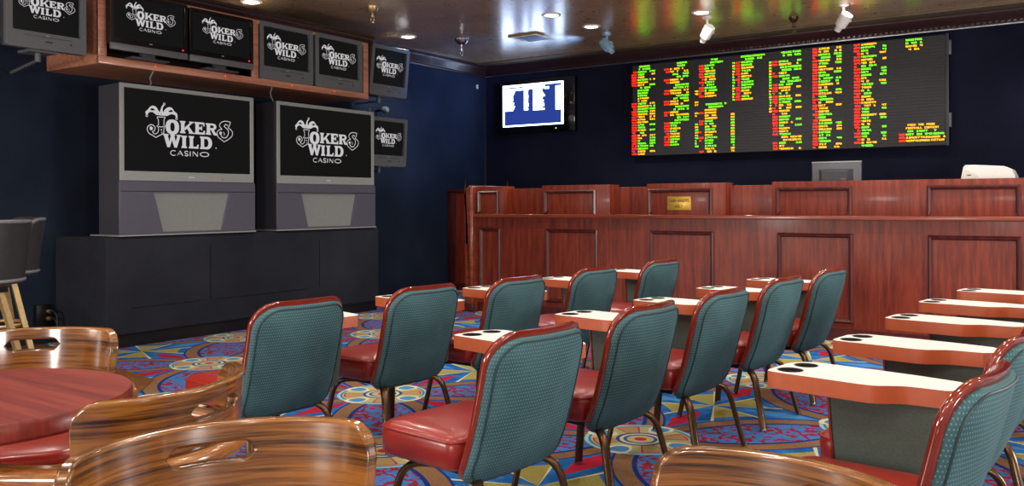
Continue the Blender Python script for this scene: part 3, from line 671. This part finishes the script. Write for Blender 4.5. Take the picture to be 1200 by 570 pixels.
for r in range(0, 34):
    # column one
    if r in (0, 1, 8): led_text(r, 751+R_.randint(-2, 2), 763, 'g')
    elif r < 8 or r >= 14: led_text(r, 741, 747, 'r'); led_text(r, 748, 756+R_.randint(0, 5), yg(r)); led_text(r, 762, 768.5, yg(r+1)) if R_.random() > .15 else None
    else: led_text(r, 748, 757+R_.randint(0, 4), yg(r))
    # column two
    if 2 <= r <= 21:
        if (r-2) % 4 < 2: led_text(r, 779, 785.5, 'r'); led_text(r, 786, 799+R_.randint(-3, 3), 'y'); led_text(r, 802, 808, 'y') if R_.random() > .5 else None
        else: led_text(r, 791+R_.randint(-3, 3), 808, 'g')
    elif 22 <= r <= 30: led_text(r, 779, 785.5, 'r'); led_text(r, 786, 796+R_.randint(-2, 3), yg(r))
    elif r < 2: led_text(r, 794, 806, 'g')
    # column three
    if r < 2: led_text(r, 831+R_.randint(-4, 2), 848 if r else 842, 'g')
    elif r < 14: led_text(r, 820, 825.5, 'r'); led_text(r, 826.5, 837+R_.randint(0, 4), yg(r))
    elif r in (16, 17): led_text(r, 827+(r-16)*4, 852-(r-16)*4, 'g')
    elif r > 17: led_text(r, 826.5, 836+R_.randint(0, 5), yg(r)); led_text(r, 820, 825, 'r') if r in (19, 22, 23, 26, 28, 29, 33) else None
    if r in (11, 12, 15, 16, 19, 20) or 23 <= r <= 31: led_text(r, 815, 819, 'y' if r < 23 else yg(r))
    # column four
    if r < 2: led_text(r, 869+r*5, 897-r*3, 'g')
    elif r < 16: led_text(r, 859, 862, yg(r+1)); led_text(r, 863, 868, 'r'); led_text(r, 869.5, 879+R_.randint(0, 5), yg(r))
    elif r >= 20: led_text(r, 857, 861.5, yg(r))
    # column five
    if 3 <= r <= 20: led_text(r, 902, 905, yg(r))
    if r in (3, 4, 7, 8) or 11 <= r <= 28 or r > 30: led_text(r, 906, 912, 'r'); led_text(r, 913.5, 922+R_.randint(0, 8), yg(r)); led_text(r, 932+R_.randint(0, 4), 940, yg(r)) if R_.random() > .45 else None
    elif r != 2: led_text(r, 915+R_.randint(0, 3), 940, 'y' if r > 28 else 'g')
    # columns six and seven
    led_text(r, 953, 959, 'r'); led_text(r, 960, 968+R_.randint(0, 9), yg(r)); led_text(r, 978+R_.randint(0, 3), 987, yg(r)) if R_.random() > .5 else None
    if r < 33: led_text(r, 1001.5, 1009, 'r')
    led_text(r, 1010, 1019+R_.randint(0, 9), yg(r+1)); led_text(r, 1031+R_.randint(0, 4), 1039.5, yg(r+1)) if R_.random() > .5 else None
    # column eight
    if r < 4: led_text(r, 1062, 1082, 'g' if r < 2 else 'y')
led_text(27, 1064, 1096, 'y', 'PICK THE PROS'); led_text(28, 1062, 1101, 'y', 'FOOTBALL CONTEST')
led_text(29, 1064, 1098, 'g', fill=.85); led_text(30, 1062, 1107, 'g', fill=.85); led_text(31, 1062, 1109, 'y', fill=.85); led_text(32, 1062, 1107, 'y', fill=.85)
for r in (30, 31, 32): led_text(r, 1054, 1061, 'r')
for k, m_, nm in (('r', LRED, 'red_figures'), ('y', LYEL, 'amber_figures'), ('g', LGRN, 'green_figures')): LED[k].build(nm, m_, t, recalc=False)

# the blue and white wall screen
t = thing('wall_screen', 'glowing blue and white race screen on the back wall left of the odds board', 'screen', (-6.53, 10.04, 2.215))
W, H = .985, .575
b = MB(); b.box(-W/2-.06, W/2+.17, 0, .07, -.10, H+.06, .01); b.build('bezel', GLOSSB, t)
b = MB(); b.quad((-W/2, -.002, 0), (W/2, -.002, 0), (W/2, -.002, H), (-W/2, -.002, H)); sc = b.build('screen', LBLUE, t)
b = MB()
def cell(u0, u1, v0, v1, rag=0):
    n = max(1, int((v1-v0)*26)) if rag else 1
    for k in range(n):
        a, c_ = v0+(v1-v0)*k/n, v0+(v1-v0)*(k+1)/n
        uu = u1-(random.random()*rag if rag else 0)
        b.quad((-W/2+u0*W, -.004, H-c_*H), (-W/2+uu*W, -.004, H-c_*H), (-W/2+uu*W, -.004, H-a*H), (-W/2+u0*W, -.004, H-a*H))
cell(0, 1, 0, .045); cell(0, 1, .965, 1); cell(0, .032, .045, .965); cell(.965, 1, .045, .965)
cell(.03, .36, .045, .055); cell(.34, .70, .045, .13); cell(.03, .36, .085, .14); cell(.03, .205, .14, .62, .05); cell(.36, .435, .13, .625, .015); cell(.51, .705, .13, .64, .05); cell(.70, .77, .10, .155); cell(.875, .955, .10, .66)
b.build('bright_cells', LWHITE, sc, recalc=False)
b = MB(); b.lathe([(.008, 0), (.008, .004)], 10, (W/2-.12, -.001, -.05), (0, -1, 0)); b.build('power_light', GREENLED, t)

# ------------------------------------------------------------------ the ceiling
lights = [(-4.774, 7.70, 'round recessed ceiling light above and left of the air vent'), (-4.728, 8.46, 'round recessed ceiling light beside the blue-lit spotlight'), (-3.46, 8.48, 'round recessed ceiling light above the white spotlight over the odds board'),
          (-6.757, 7.74, 'round recessed ceiling light over the tilted tube television'), (-6.80, 5.53, 'round recessed ceiling light cut by the top edge above the cabinet')]
first = None
for k, (x, y, lb) in enumerate(lights):
    if k == 0:
        o = first = thing('recessed_light', lb, 'ceiling light', (x, y, CZ), 0, 'round recessed ceiling lights')
        b = MB(); b.lathe([(.070, .002), (.070, -.004), (.078, -.010), (.100, -.006), (.104, .002)], 32); b.build('trim_ring', WHITEP, o)
        b = MB(); b.lathe([(.071, 0), (.06, -.005), (.03, -.008)], 32); b.build('lens', LAMP, o)
    else:
        o = copy_tree(first); o.location = (x, y, CZ)
    tag(o, lb, 'ceiling light', 'round recessed ceiling lights')
t = thing('air_vent', 'square bronze-framed air vent in the ceiling near the back corner', 'vent', (-5.59, 8.58, CZ))
b = MB(); b.prism([(-.20, -.20), (.20, -.20), (.20, .20), (-.20, .20)], -.02, 0, lambda u, v, w: (u, v, w), [[(-.155, -.155), (.155, -.155), (.155, .155), (-.155, .155)]]); b.build('frame', BRASS, t, bevel=.004)
for k in range(6):
    b = MB(); y = -.13+k*.052; b.quad((-.155, y-.02, -.004), (.155, y-.02, -.004), (.155, y+.02, -.016), (-.155, y+.02, -.016)); b.build('louvre', SILVER, t)

def sprinkler(loc, label, drop=.06, mat=CHROME, r=.06):
    t = thing('fire_sprinkler', label, 'sprinkler', loc, 0, 'fire sprinklers on the ceiling')
    b = MB(); b.lathe([(r, 0), (r*.95, -.016), (r*.75, -.042), (r*.4, -.06), (0, -.064)], 24); b.build('escutcheon', mat, t)
    b = MB(); b.tube([(0, 0, -.05), (0, 0, -.06-drop)], .012, 10); b.lathe([(.02, 0), (.02, -.016), (.012, -.022)], 12, (0, 0, -.06-drop)); b.build('head', mat, t)
    b = MB(); b.tube([(.012, 0, -.075-drop), (.022, 0, -.10-drop), (.006, 0, -.125-drop)], .004, 6); b.tube([(-.012, 0, -.075-drop), (-.022, 0, -.10-drop), (-.006, 0, -.125-drop)], .004, 6); b.lathe([(0, -.125-drop), (.024, -.127-drop), (.024, -.131-drop), (0, -.133-drop)], 14); b.build('deflector', mat, t)
    return t
sprinkler((-6.35, 8.23, CZ), 'chrome sprinkler with a domed cup near the back left corner', .07, CHROME, .085)
sprinkler((-6.01, 6.36, CZ), 'brass sprinkler at the top edge above the tube televisions', .03, BRASS)
sprinkler((-2.76, 9.26, CZ), 'small dark sprinkler over the odds board', .03, BRONZE, .05)

def spot(loc, aim, label, body, lens, drop=.14):
    t = thing('ceiling_spotlight', label, 'spotlight', loc, 0, 'adjustable spotlights over the counter')
    b = MB(); b.lathe([(.05, 0), (.05, -.015), (.02, -.03)], 20); b.build('canopy', body, t)
    b = MB(); b.tube([(0, 0, -.02), (0, 0, -drop)], .013, 10); b.build('stem', body, t)
    a = Vector(aim).normalized(); c_ = Vector((0, 0, -drop-.06))
    b = MB(); b.lathe([(.0, -.12), (.03, -.12), (.034, -.07), (.055, -.06), (.06, .06), (.055, .07), (.052, .075), (.047, .06)], 24, c_, a); b.build('lamp_body', body, t)
    b = MB(); b.lathe([(.0, .055), (.046, .056)], 20, c_, a); b.build('lens', lens, t)
    b = MB(); b.tube([c_+Vector((0, 0, .06)), c_+Vector((.06, .02, .03)), c_+Vector((.062, .02, -.02))], .007, 8); b.build('yoke', body, t)
    return t
BLUEW = plain('pale blue enamel', (150, 190, 225), .25, .3)
spot((-4.80, 8.95, CZ), (-.55, .1, .6), 'pale blue cylindrical spotlight on a stem, left of the odds board', BLUEW, GLOSSB, .07)
spot((-3.50, 8.73, CZ), (.5, -.3, .6), 'white spotlight on a stem over the left half of the odds board', WHITEP, LAMP, .10)
spot((-2.18, 8.94, CZ), (.5, -.3, .6), 'white spotlight on a stem over the right half of the odds board', WHITEP, LAMP, .10)

# ------------------------------------------------------------------ tablet-arm chairs
def curve_xy(r, a0, a1, c, n=10): return [(c[0]+r*math.cos(math.radians(a0+(a1-a0)*k/n)), c[1]+r*math.sin(math.radians(a0+(a1-a0)*k/n))) for k in range(n+1)]
BZ0, BZ1, BHW = .292, .774, .230
def back_pt(u, v, off=0.0):
    """point on the rear surface of the back; u, v in [-1,1]x[0,1]; off moves forward"""
    z = BZ0+(BZ1-BZ0)*v
    x = .17+.15*v**.95 - .05*abs(u)**2.2*(.35+.65*v) - .03*(1-v)**6
    return Vector((x-off, 0, z))
def back_outline(n=10, R=.10, Rb=.06, W=BHW, z0=BZ0, z1=BZ1):
    """closed rounded outline in (y, z)"""
    o = []
    for cx, cz, r, a0 in ((W-R, z1-R, R, 0), (-W+R, z1-R, R, 90), (-W+Rb, z0+Rb, Rb, 180), (W-Rb, z0+Rb, Rb, 270)):
        for k in range(n+1):
            a = math.radians(a0+90*k/n); o.append((cx+r*math.cos(a), cz+r*math.sin(a)))
    return o
def densify(o, step=.03):
    out = []
    for k in range(len(o)):
        a, c_ = Vector(o[k]), Vector(o[(k+1) % len(o)]); m = max(1, int((c_-a).length/step))
        out += [tuple(a.lerp(c_, q/m)) for q in range(m)]
    return out
OUT = densify(back_outline()); OUTP = densify(back_outline(10, .092, .058, .2265, BZ0-.012, BZ1-.018))
def on_back(y, z, off=0.0):
    v = (z-BZ0)/(BZ1-BZ0); p = back_pt(max(-1.05, min(1.05, y/BHW)), max(0, v), off); return Vector((p.x, y, z))
def scaled(o, s, zc=(BZ0+BZ1)/2): return [(y*s, zc+(z-zc)*(1-(1-s)*BHW/((BZ1-BZ0)/2))) for y, z in o]
def make_chair():
    t = bpy.data.objects.new('tablet_arm_chair', None); C.objects.link(t); t.empty_display_size = .1
    # seat cushion
    b = MB(); ring = lambda z, ins, dx=0: [(-.080+dx+x, y, z+(.012 if x < -.1 and False else 0)) for x, y in rrect(0, 0, .192-ins, .236-ins, .055, 6)]
    b.loft([ring(.325, .03), ring(.322, .012), ring(.335, .0), ring(.40, -.002), ring(.42, .004), ring(.432, .018), ring(.440, .06), ring(.446, .13)])
    b.tube([(-.080+x, y, .415) for x, y in densify(rrect(0, 0, .191, .235, .055, 6), .05)], .0045, 6, closed=True)
    b.build('seat', VINYL, t, sharp=60)
    # backrest: red vinyl shell with a round edge and padded front
    b = MB(); rings = []
    for s, off in ((.90, .012), (.96, .012), (.985, .012), (1.004, .013), (1.013, .022), (1.008, .033), (.97, .042), (.90, .038), (.7, .045), (.4, .056), (.12, .058)):
        rings.append([on_back(y, z, off) for y, z in scaled(OUT, s)])
    b.loft(rings, False, True); bk = b.build('backrest', RIMV, t, sharp=70)
    b = MB(); rings = []
    for s, off in ((.98, .018), (.998, .012), (.996, .003), (.975, -.005), (.93, -.009), (.80, -.012), (.6, -.014), (.4, -.016), (.2, -.018), (.05, -.018)): rings.append([on_back(y, z, off) for y, z in scaled(OUTP, s)])
    b.loft(rings, False, True); bp = b.build('back_panel', TEAL, bk, sharp=70)
    b = MB(); b.tube([on_back(y, z, -.009) for y, z in scaled(OUTP, .945)], .0035, 6, closed=True); b.build('piping', PIPING, bp)
    # legs: flat bronze bar bending down out of the under-frame
    for sx in (-1, 1):
        for sy in (-1, 1):
            p0, kn, ft = Vector((.02*sx-.01, sy*.10, .300)), Vector((.18*sx-.01, sy*.19, .296)), Vector((.24*sx, sy*.228, .006))
            path = [p0, p0.lerp(kn, .5)]
            a, c_ = p0.lerp(kn, .62), kn.lerp(ft, .26)
            for q in range(0, 9):
                s = q/8; path.append(a*(1-s)**2+kn*2*s*(1-s)+c_*s*s)
            path += [kn.lerp(ft, .6), ft]
            b = MB(); b.tube(path, .019, 10, ry=.013); lg = b.build('leg', BRONZE, t, sharp=60)
            b = MB(); b.lathe([(.013, 0), (.016, .002), (.016, .012), (.010, .018)], 12, (ft.x, ft.y, 0)); b.build('foot_glide', CHROME, lg)
    b = MB(); b.box(-.14, .10, -.15, .15, .288, .328, .006); b.build('under_frame', DARKM, t)
    # upholstered panel on the right hand side that carries the tablet
    b = MB(); b.prism([(-.195, .335), (.08, .335), (.10, .45), (.12, .605), (-.215, .605)], .290, .335, lambda u, v, w: (u, w, v)); ap = b.build('arm_panel', ARMF, t, bevel=.006)
    b = MB(); b.prism([(-.20, .33), (-.193, .33), (-.213, .605), (-.22, .605)], .287, .338, lambda u, v, w: (u, w, v)); b.build('edge_trim', RIMV, ap)
    b = MB(); b.box(-.12, .08, .20, .30, .34, .36); b.build('bracket', DARKM, ap)
    # the tablet
    inner = [(-.39, .30), (-.388, .262), (-.365, .24)]+[(-.22, .229), (-.13, .222), (-.09, .221), (-.06, .226), (-.03, .246), (0, .266), (.03, .273), (.11, .278)]
    inner = smooth(inner, 4)
    outer = [(.135, .30), (.14, .40), (.11, .43), (0, .450), (-.15, .466), (-.32, .472), (-.355, .455), (-.385, .405)]
    outl = inner+outer
    h1, h2 = ell(-.335, .300, .038, .038, 24), ell(-.328, .405, .036, .036, 24)
    b = MB(); b.mi = 0; b.prism(outl, .605, .655, lambda u, v, w: (u, v, w), [h1, h2], side_mi=1, hole_mi=2)
    tb = b.build('tablet', [WHITEL, COPPER, HOLE], t, sharp=35)
    for h in ((-.335, .300, .038), (-.328, .405, .036)):
        b = MB(); b.lathe([(0, .600), (h[2], .600), (h[2]+.0003, .654), (h[2]+.003, .6556), (h[2]+.003, .6535)], 24, (h[0], h[1], 0)); b.build('cup_holder', HOLE, tb)
    return t
ROT = math.radians(-5)
rows = [
    ('in the row beside the big televisions', [(-3.03, 2.53, 0), (-2.99, 3.28, 0), (-2.88, 3.92, 0), (-2.86, 4.73, 0), (-2.81, 5.56, 0)]),
    ('in the middle row', [(-1.77, 2.40, -2), (-1.76, 3.16, 0), (-1.72, 3.88, 0), (-1.69, 4.65, 0), (-1.64, 5.37, 0)]),
    ('in the right-hand row', [(-.515, 2.36, -1), (-.50, 3.08, 0), (-.47, 3.84, 0), (-.46, 4.58, 0), (-.38, 5.30, 0)]),
]
ORD = ['first', 'second', 'third', 'fourth', 'fifth']
def LB(o_, rl, k):
    if 'right' in rl and k > 1: return '%s chair from the front %s, only its tablet and arm panel showing' % (o_, rl)
    return '%s teal and red tablet chair from the front, %s' % (o_, rl)
proto = make_chair(); used = False
for rl, spots in rows:
    for k, (x, y, a) in enumerate(spots):
        o = copy_tree(proto) if used else proto; used = True
        o.location = (x, y, 0); o.rotation_euler = (0, 0, ROT+math.radians(a))
        tag(o, LB(ORD[k], rl, k), 'chair', 'teal and red tablet-arm chairs')

# ------------------------------------------------------------------ oak armchairs and table
def make_oak():
    t = bpy.data.objects.new('oak_armchair', None); C.objects.link(t); t.empty_display_size = .1
    R = .252; ZR = .60
    # bow-shaped arm rail; seat faces -x
    path = [(-.15, -.290), (-.08, -.290), (0, -.282)]+[(.03+R*math.cos(a), R*1.06*math.sin(a)) for a in (math.radians(-75+150*k/20) for k in range(21))]+[(0, .282), (-.08, .290), (-.15, .290)]
    path = smooth(path, 3)
    b = MB(); rings = []
    P = [Vector((p[0], p[1], ZR)) for p in path]; m = len(P)
    for k in range(m):
        d = (P[min(k+1, m-1)]-P[max(k-1, 0)]).normalized(); nr = Vector((d.y, -d.x, 0))
        w = .036 if 6 < k < m-7 else .036+.012*(1-min(k, m-1-k)/7)
        if k in (0, m-1): w *= .6
        rings.append([P[k]+nr*x*w+Vector((0, 0, z)) for x, z in ((-.8, -.018), (.8, -.018), (1, -.010), (1, .010), (.8, .018), (-.8, .018), (-1, .010), (-1, -.010))])
    b.loft(rings); b.build('arm_rail', OAKR, t, sharp=50)
    # bentwood back band with a hand slot
    b = MB(); A = math.radians(69); NS = 72; zb, zt = ZR+.016, .760; rc = .06; half = A*R; th = .013
    z_s, sl, sr = .706, .072, .016
    cols = []
    for k in range(NS+1):
        s = half*(2*k/NS-1); e = half-abs(s)
        top = zt if e > rc else zt-rc+math.sqrt(max(0, rc*rc-(rc-e)**2))
        hx = abs(s)
        dh = sr if hx < sl-sr else (math.sqrt(max(0, sr*sr-(hx-sl+sr)**2)) if hx < sl else 0)
        a = s/R
        lean = .0
        def pt(z, r): return b.v((.03+(R+r+.10*(z-zb))*math.cos(a), (R*1.06+r+.10*(z-zb))*math.sin(a), z))
        zs = [zb, min(z_s-dh, top), min(z_s+dh, top), top]
        cols.append(([pt(z, -th) for z in zs], [pt(z, th) for z in zs], dh > 0))
    for (ai, ao, ha), (bi, bo, hb) in zip(cols, cols[1:]):
        for q in (0, 2):
            b.f([ai[q], bi[q], bi[q+1], ai[q+1]]); b.f([ao[q], ao[q+1], bo[q+1], bo[q]])
        if not (ha or hb):
            b.f([ai[1], bi[1], bi[2], ai[2]]); b.f([ao[1], ao[2], bo[2], bo[1]])
        else:
            b.f([ai[1], bi[1], bo[1], ao[1]]); b.f([ai[2], ao[2], bo[2], bi[2]])
        b.f([ai[3], ao[3], bo[3], bi[3]]); b.f([ai[0], bi[0], bo[0], ao[0]])
    for c_ in (cols[0], cols[-1]):
        for q in range(3): b.f([c_[0][q], c_[0][q+1], c_[1][q+1], c_[1][q]])
    o = b.build('back_band', OAK, t, sharp=35, weld=.0006)
    bv = o.modifiers.new('soft edges', 'BEVEL'); bv.width = .009; bv.segments = 3; bv.limit_method = 'ANGLE'; bv.angle_limit = math.radians(50)
    # seat, legs, posts, stretchers
    b = MB(); sq = lambda z, s: [(-.02+x, y, z) for x, y in rrect(0, 0, .235*s, .235*s, .12*s, 6)]
    b.loft([sq(.40, .96), sq(.405, 1.0), sq(.43, 1.0), sq(.438, .96)]); b.build('seat', OAKR, t, sharp=50)
    b = MB(); b.loft([sq(.436, .90), sq(.445, .93), sq(.462, .92), sq(.474, .82), sq(.478, .5)]); b.build('seat_pad', VINYL, t, sharp=60)
    for sx, sy in ((-1, -1), (-1, 1), (1, -1), (1, 1)):
        b = MB(); top = Vector((-.02+.15*sx, .15*sy, .402)); ft = Vector((-.02+.225*sx, .215*sy, 0))
        b.tube([ft.lerp(top, q) for q in (0, .1, .3, .55, .8, 1)], [.013, .015, .020, .016, .020, .016], 12); b.build('leg', OAKR, t, sharp=60)
    for p, q in (((-.13, -.20), (-.12, -.288)), ((-.13, .20), (-.12, .288)), ((.05, -.215), (.07, -.262)), ((.05, .215), (.07, .262)), ((.17, -.10), (.245, -.12)), ((.17, .10), (.245, .12))):
        b = MB(); a, c_ = Vector((p[0], p[1], .43)), Vector((q[0], q[1], ZR-.012))
        b.tube([a.lerp(c_, s) for s in (0, .25, .5, .75, 1)], [.011, .015, .011, .015, .011], 10); b.build('post', OAKR, t, sharp=60)
    for y in (-1, 1):
        b = MB(); b.tube([(-.215, .188*y, .17), (-.02, .19*y, .17), (.175, .188*y, .17)], [.009, .013, .009], 10); b.build('stretcher', OAKR, t, sharp=60)
    return t
oak = make_oak()
def place_oak(o, x, y, deg, label):
    o.location = (x, y, 0); o.rotation_euler = (0, 0, math.radians(deg)); tag(o, label, 'chair', 'oak armchairs with slotted backs'); return o
o2, o3, o4 = copy_tree(oak), copy_tree(oak), copy_tree(oak)
place_oak(oak, -2.72, 1.34, 145, 'oak armchair on the far side of the round red table')
place_oak(o2, -1.98, 1.19, 18, 'oak armchair with its back turned, tucked up to the round red table')
place_oak(o3, -1.13, .91, 155, 'large oak armchair nearest the camera, lower left, with a slotted curved back')
place_oak(o4, -.45, 1.12, 66, 'oak armchair in the lower right foreground, only its curved top showing')

t = thing('round_table', 'round table with a red laminate top at the left edge of the room', 'table', (-2.264, 1.0, 0))
b = MB(); b.lathe([(0, .665), (.357, .665), (.362, .672), (.362, .702), (.358, .710), (0, .710)], 64); b.build('tabletop', LAMINATE, t, sharp=35)
b = MB(); b.lathe([(0, .665), (.16, .665), (.16, .640), (.05, .62), (.034, .55), (.034, .06), (.045, .05), (.045, .02), (0, .02)], 32); b.build('pedestal', MOULD, t)
for a in (20, 110, 200, 290):
    ca, sa = math.cos(math.radians(a)), math.sin(math.radians(a))
    b = MB(); b.tube([(.03*ca, .03*sa, .05), (.15*ca, .15*sa, .045), (.30*ca, .30*sa, .018)], [.022, .020, .016], 8); b.build('foot', MOULD, t)

# ------------------------------------------------------------------ bar stools at the left
def make_stool():
    t = bpy.data.objects.new('bar_stool', None); C.objects.link(t); t.empty_display_size = .1
    b = MB(); b.lathe([(0, .70), (.19, .70), (.215, .715), (.22, .745), (.205, .775), (.15, .79), (0, .795)], 32); b.build('seat', STOOLV, t)
    # barrel back, high behind (+x), falling to the arms in front
    b = MB(); rings = []; rim = []
    for k in range(33):
        a = math.radians(-125+250*k/32); c_ = math.cos(a)
        q_ = max(0, min(1, (c_+.15)/.9)); zt = .885+.195*q_*q_*(3-2*q_)
        ri, ro = .215, .262
        fl = lambda z: (z-.72)*.12
        prof = [(ro, .72), (ro+fl(zt), zt-.02), ((ri+ro)/2+fl(zt), zt+.005), (ri+fl(zt), zt-.02), (ri, .74)]
        rings.append([(r*math.cos(a), r*math.sin(a), z) for r, z in prof])
        rim.append(((ro-.006+fl(zt))*math.cos(a), (ro-.006+fl(zt))*math.sin(a), zt-.008))
    b.loft(rings); bk = b.build('barrel_back', STOOLV, t, sharp=50)
    b = MB(); b.tube(rim, .011, 8); b.tube([(.265*math.cos(a), .265*math.sin(a), .738) for a in (math.radians(-125+250*k/32) for k in range(33))], .010, 8); b.build('welt', PIPEV, bk)
    b = MB(); b.lathe([(.11, .64), (.11, .70)], 24); b.box(-.13, .13, -.13, .13, .665, .70); b.build('swivel', DARKM, t)
    for sx in (-1, 1):
        for sy in (-1, 1):
            b = MB(); a, f = Vector((.10*sx, .10*sy, .665)), Vector((.225*sx, .225*sy, 0))
            b.tube([a, f], .022, 4, ry=.022, up=(0, 0, 1)); b.build('leg', BRASS, t, sharp=30)
    b = MB(); b.tube([(.19*math.cos(2*PI*k/40), .19*math.sin(2*PI*k/40), .40) for k in range(40)], .012, 10, closed=True); b.build('foot_ring', BRASS, t)
    return t
st = make_stool(); st2 = copy_tree(st)
st.location = (-5.36, 2.385, 0); st.rotation_euler = (0, 0, math.radians(8)); tag(st, 'dark barrel-back bar stool cut by the left frame edge', 'stool', 'dark bar stools with brass legs')
st2.location = (-5.93, 2.76, 0); st2.rotation_euler = (0, 0, math.radians(78)); tag(st2, 'dark bar stool behind the first one, nearer the plinth and outlet', 'stool', 'dark bar stools with brass legs')

# ------------------------------------------------------------------ light
def lamp(x, y, e, col=(1, .95, .88), size=.055, ang=140, z=CZ-.03, blend=.6, aim=None):
    l = bpy.data.lights.new('downlight', 'SPOT'); l.energy = e; l.color = col; l.shadow_soft_size = size; l.spot_size = math.radians(ang); l.spot_blend = blend
    o = bpy.data.objects.new('downlight', l); C.objects.link(o); o.location = (x, y, z)
    if aim: o.rotation_euler = (Vector(aim)-Vector((x, y, z))).to_track_quat('-Z', 'Y').to_euler()
    return o
for x, y, lb in lights: lamp(x, y, 55)
for x in (-4.8, -3.0, -1.2, .6):
    for y in (-.6, 1.0, 2.6, 4.2, 5.8): lamp(x, y, 46)
for x in (-2.2, -.6): lamp(x, 7.0, 75)
for x in (-3.46, -2.1, -.7): lamp(x, 8.9, 30)
# blue spot washing the back left corner, white spot throwing on the counter
lamp(-4.95, 8.88, 150, (.16, .36, 1), .05, 95, 2.88, .9, (-7.3, 9.0, 3.0))
lamp(-3.4, 8.6, 60, (1, .96, .9), .05, 60, 2.85, .6, (-3.0, 7.4, 1.2))
for x, y, z, e in ((3.0, .6, 1.1, 260), (3.0, 5.6, 1.1, 480), (-1.5, -2.2, 1.1, 230), (-5.5, -2.2, 1.1, 460)):  # soft fill lights added out of view to brighten ceiling and chair backs
    l = bpy.data.lights.new('added_fill_light', 'POINT'); l.energy = e; l.color = (1, .96, .91); l.shadow_soft_size = .45
    o = bpy.data.objects.new('added_fill_light', l); C.objects.link(o); o.location = (x, y, z)
w = bpy.data.worlds.new('room air'); bpy.context.scene.world = w; w.use_nodes = True
w.node_tree.nodes['Background'].inputs[0].default_value = (1, .95, .9, 1); w.node_tree.nodes['Background'].inputs[1].default_value = .42

# ------------------------------------------------------------------ camera
cam = bpy.data.cameras.new('camera'); cam.sensor_width = 36; cam.sensor_fit = 'HORIZONTAL'; cam.lens = 36*1030/1200
cam.shift_y = -(285-237.35)/1200; cam.clip_start = .05
co = bpy.data.objects.new('camera', cam); C.objects.link(co)
co.matrix_world = Matrix.Translation((0, 0, 1.17)) @ Matrix.Rotation(.6005, 4, 'Z') @ Matrix.Rotation(PI/2, 4, 'X') @ Matrix.Rotation(-.0038, 4, 'Z')
S = bpy.context.scene; S.camera = co
S.view_settings.view_transform = 'Standard'; S.view_settings.look = 'None'; S.view_settings.gamma = 1; S.view_settings.exposure = 0; S.view_settings.use_curve_mapping = False
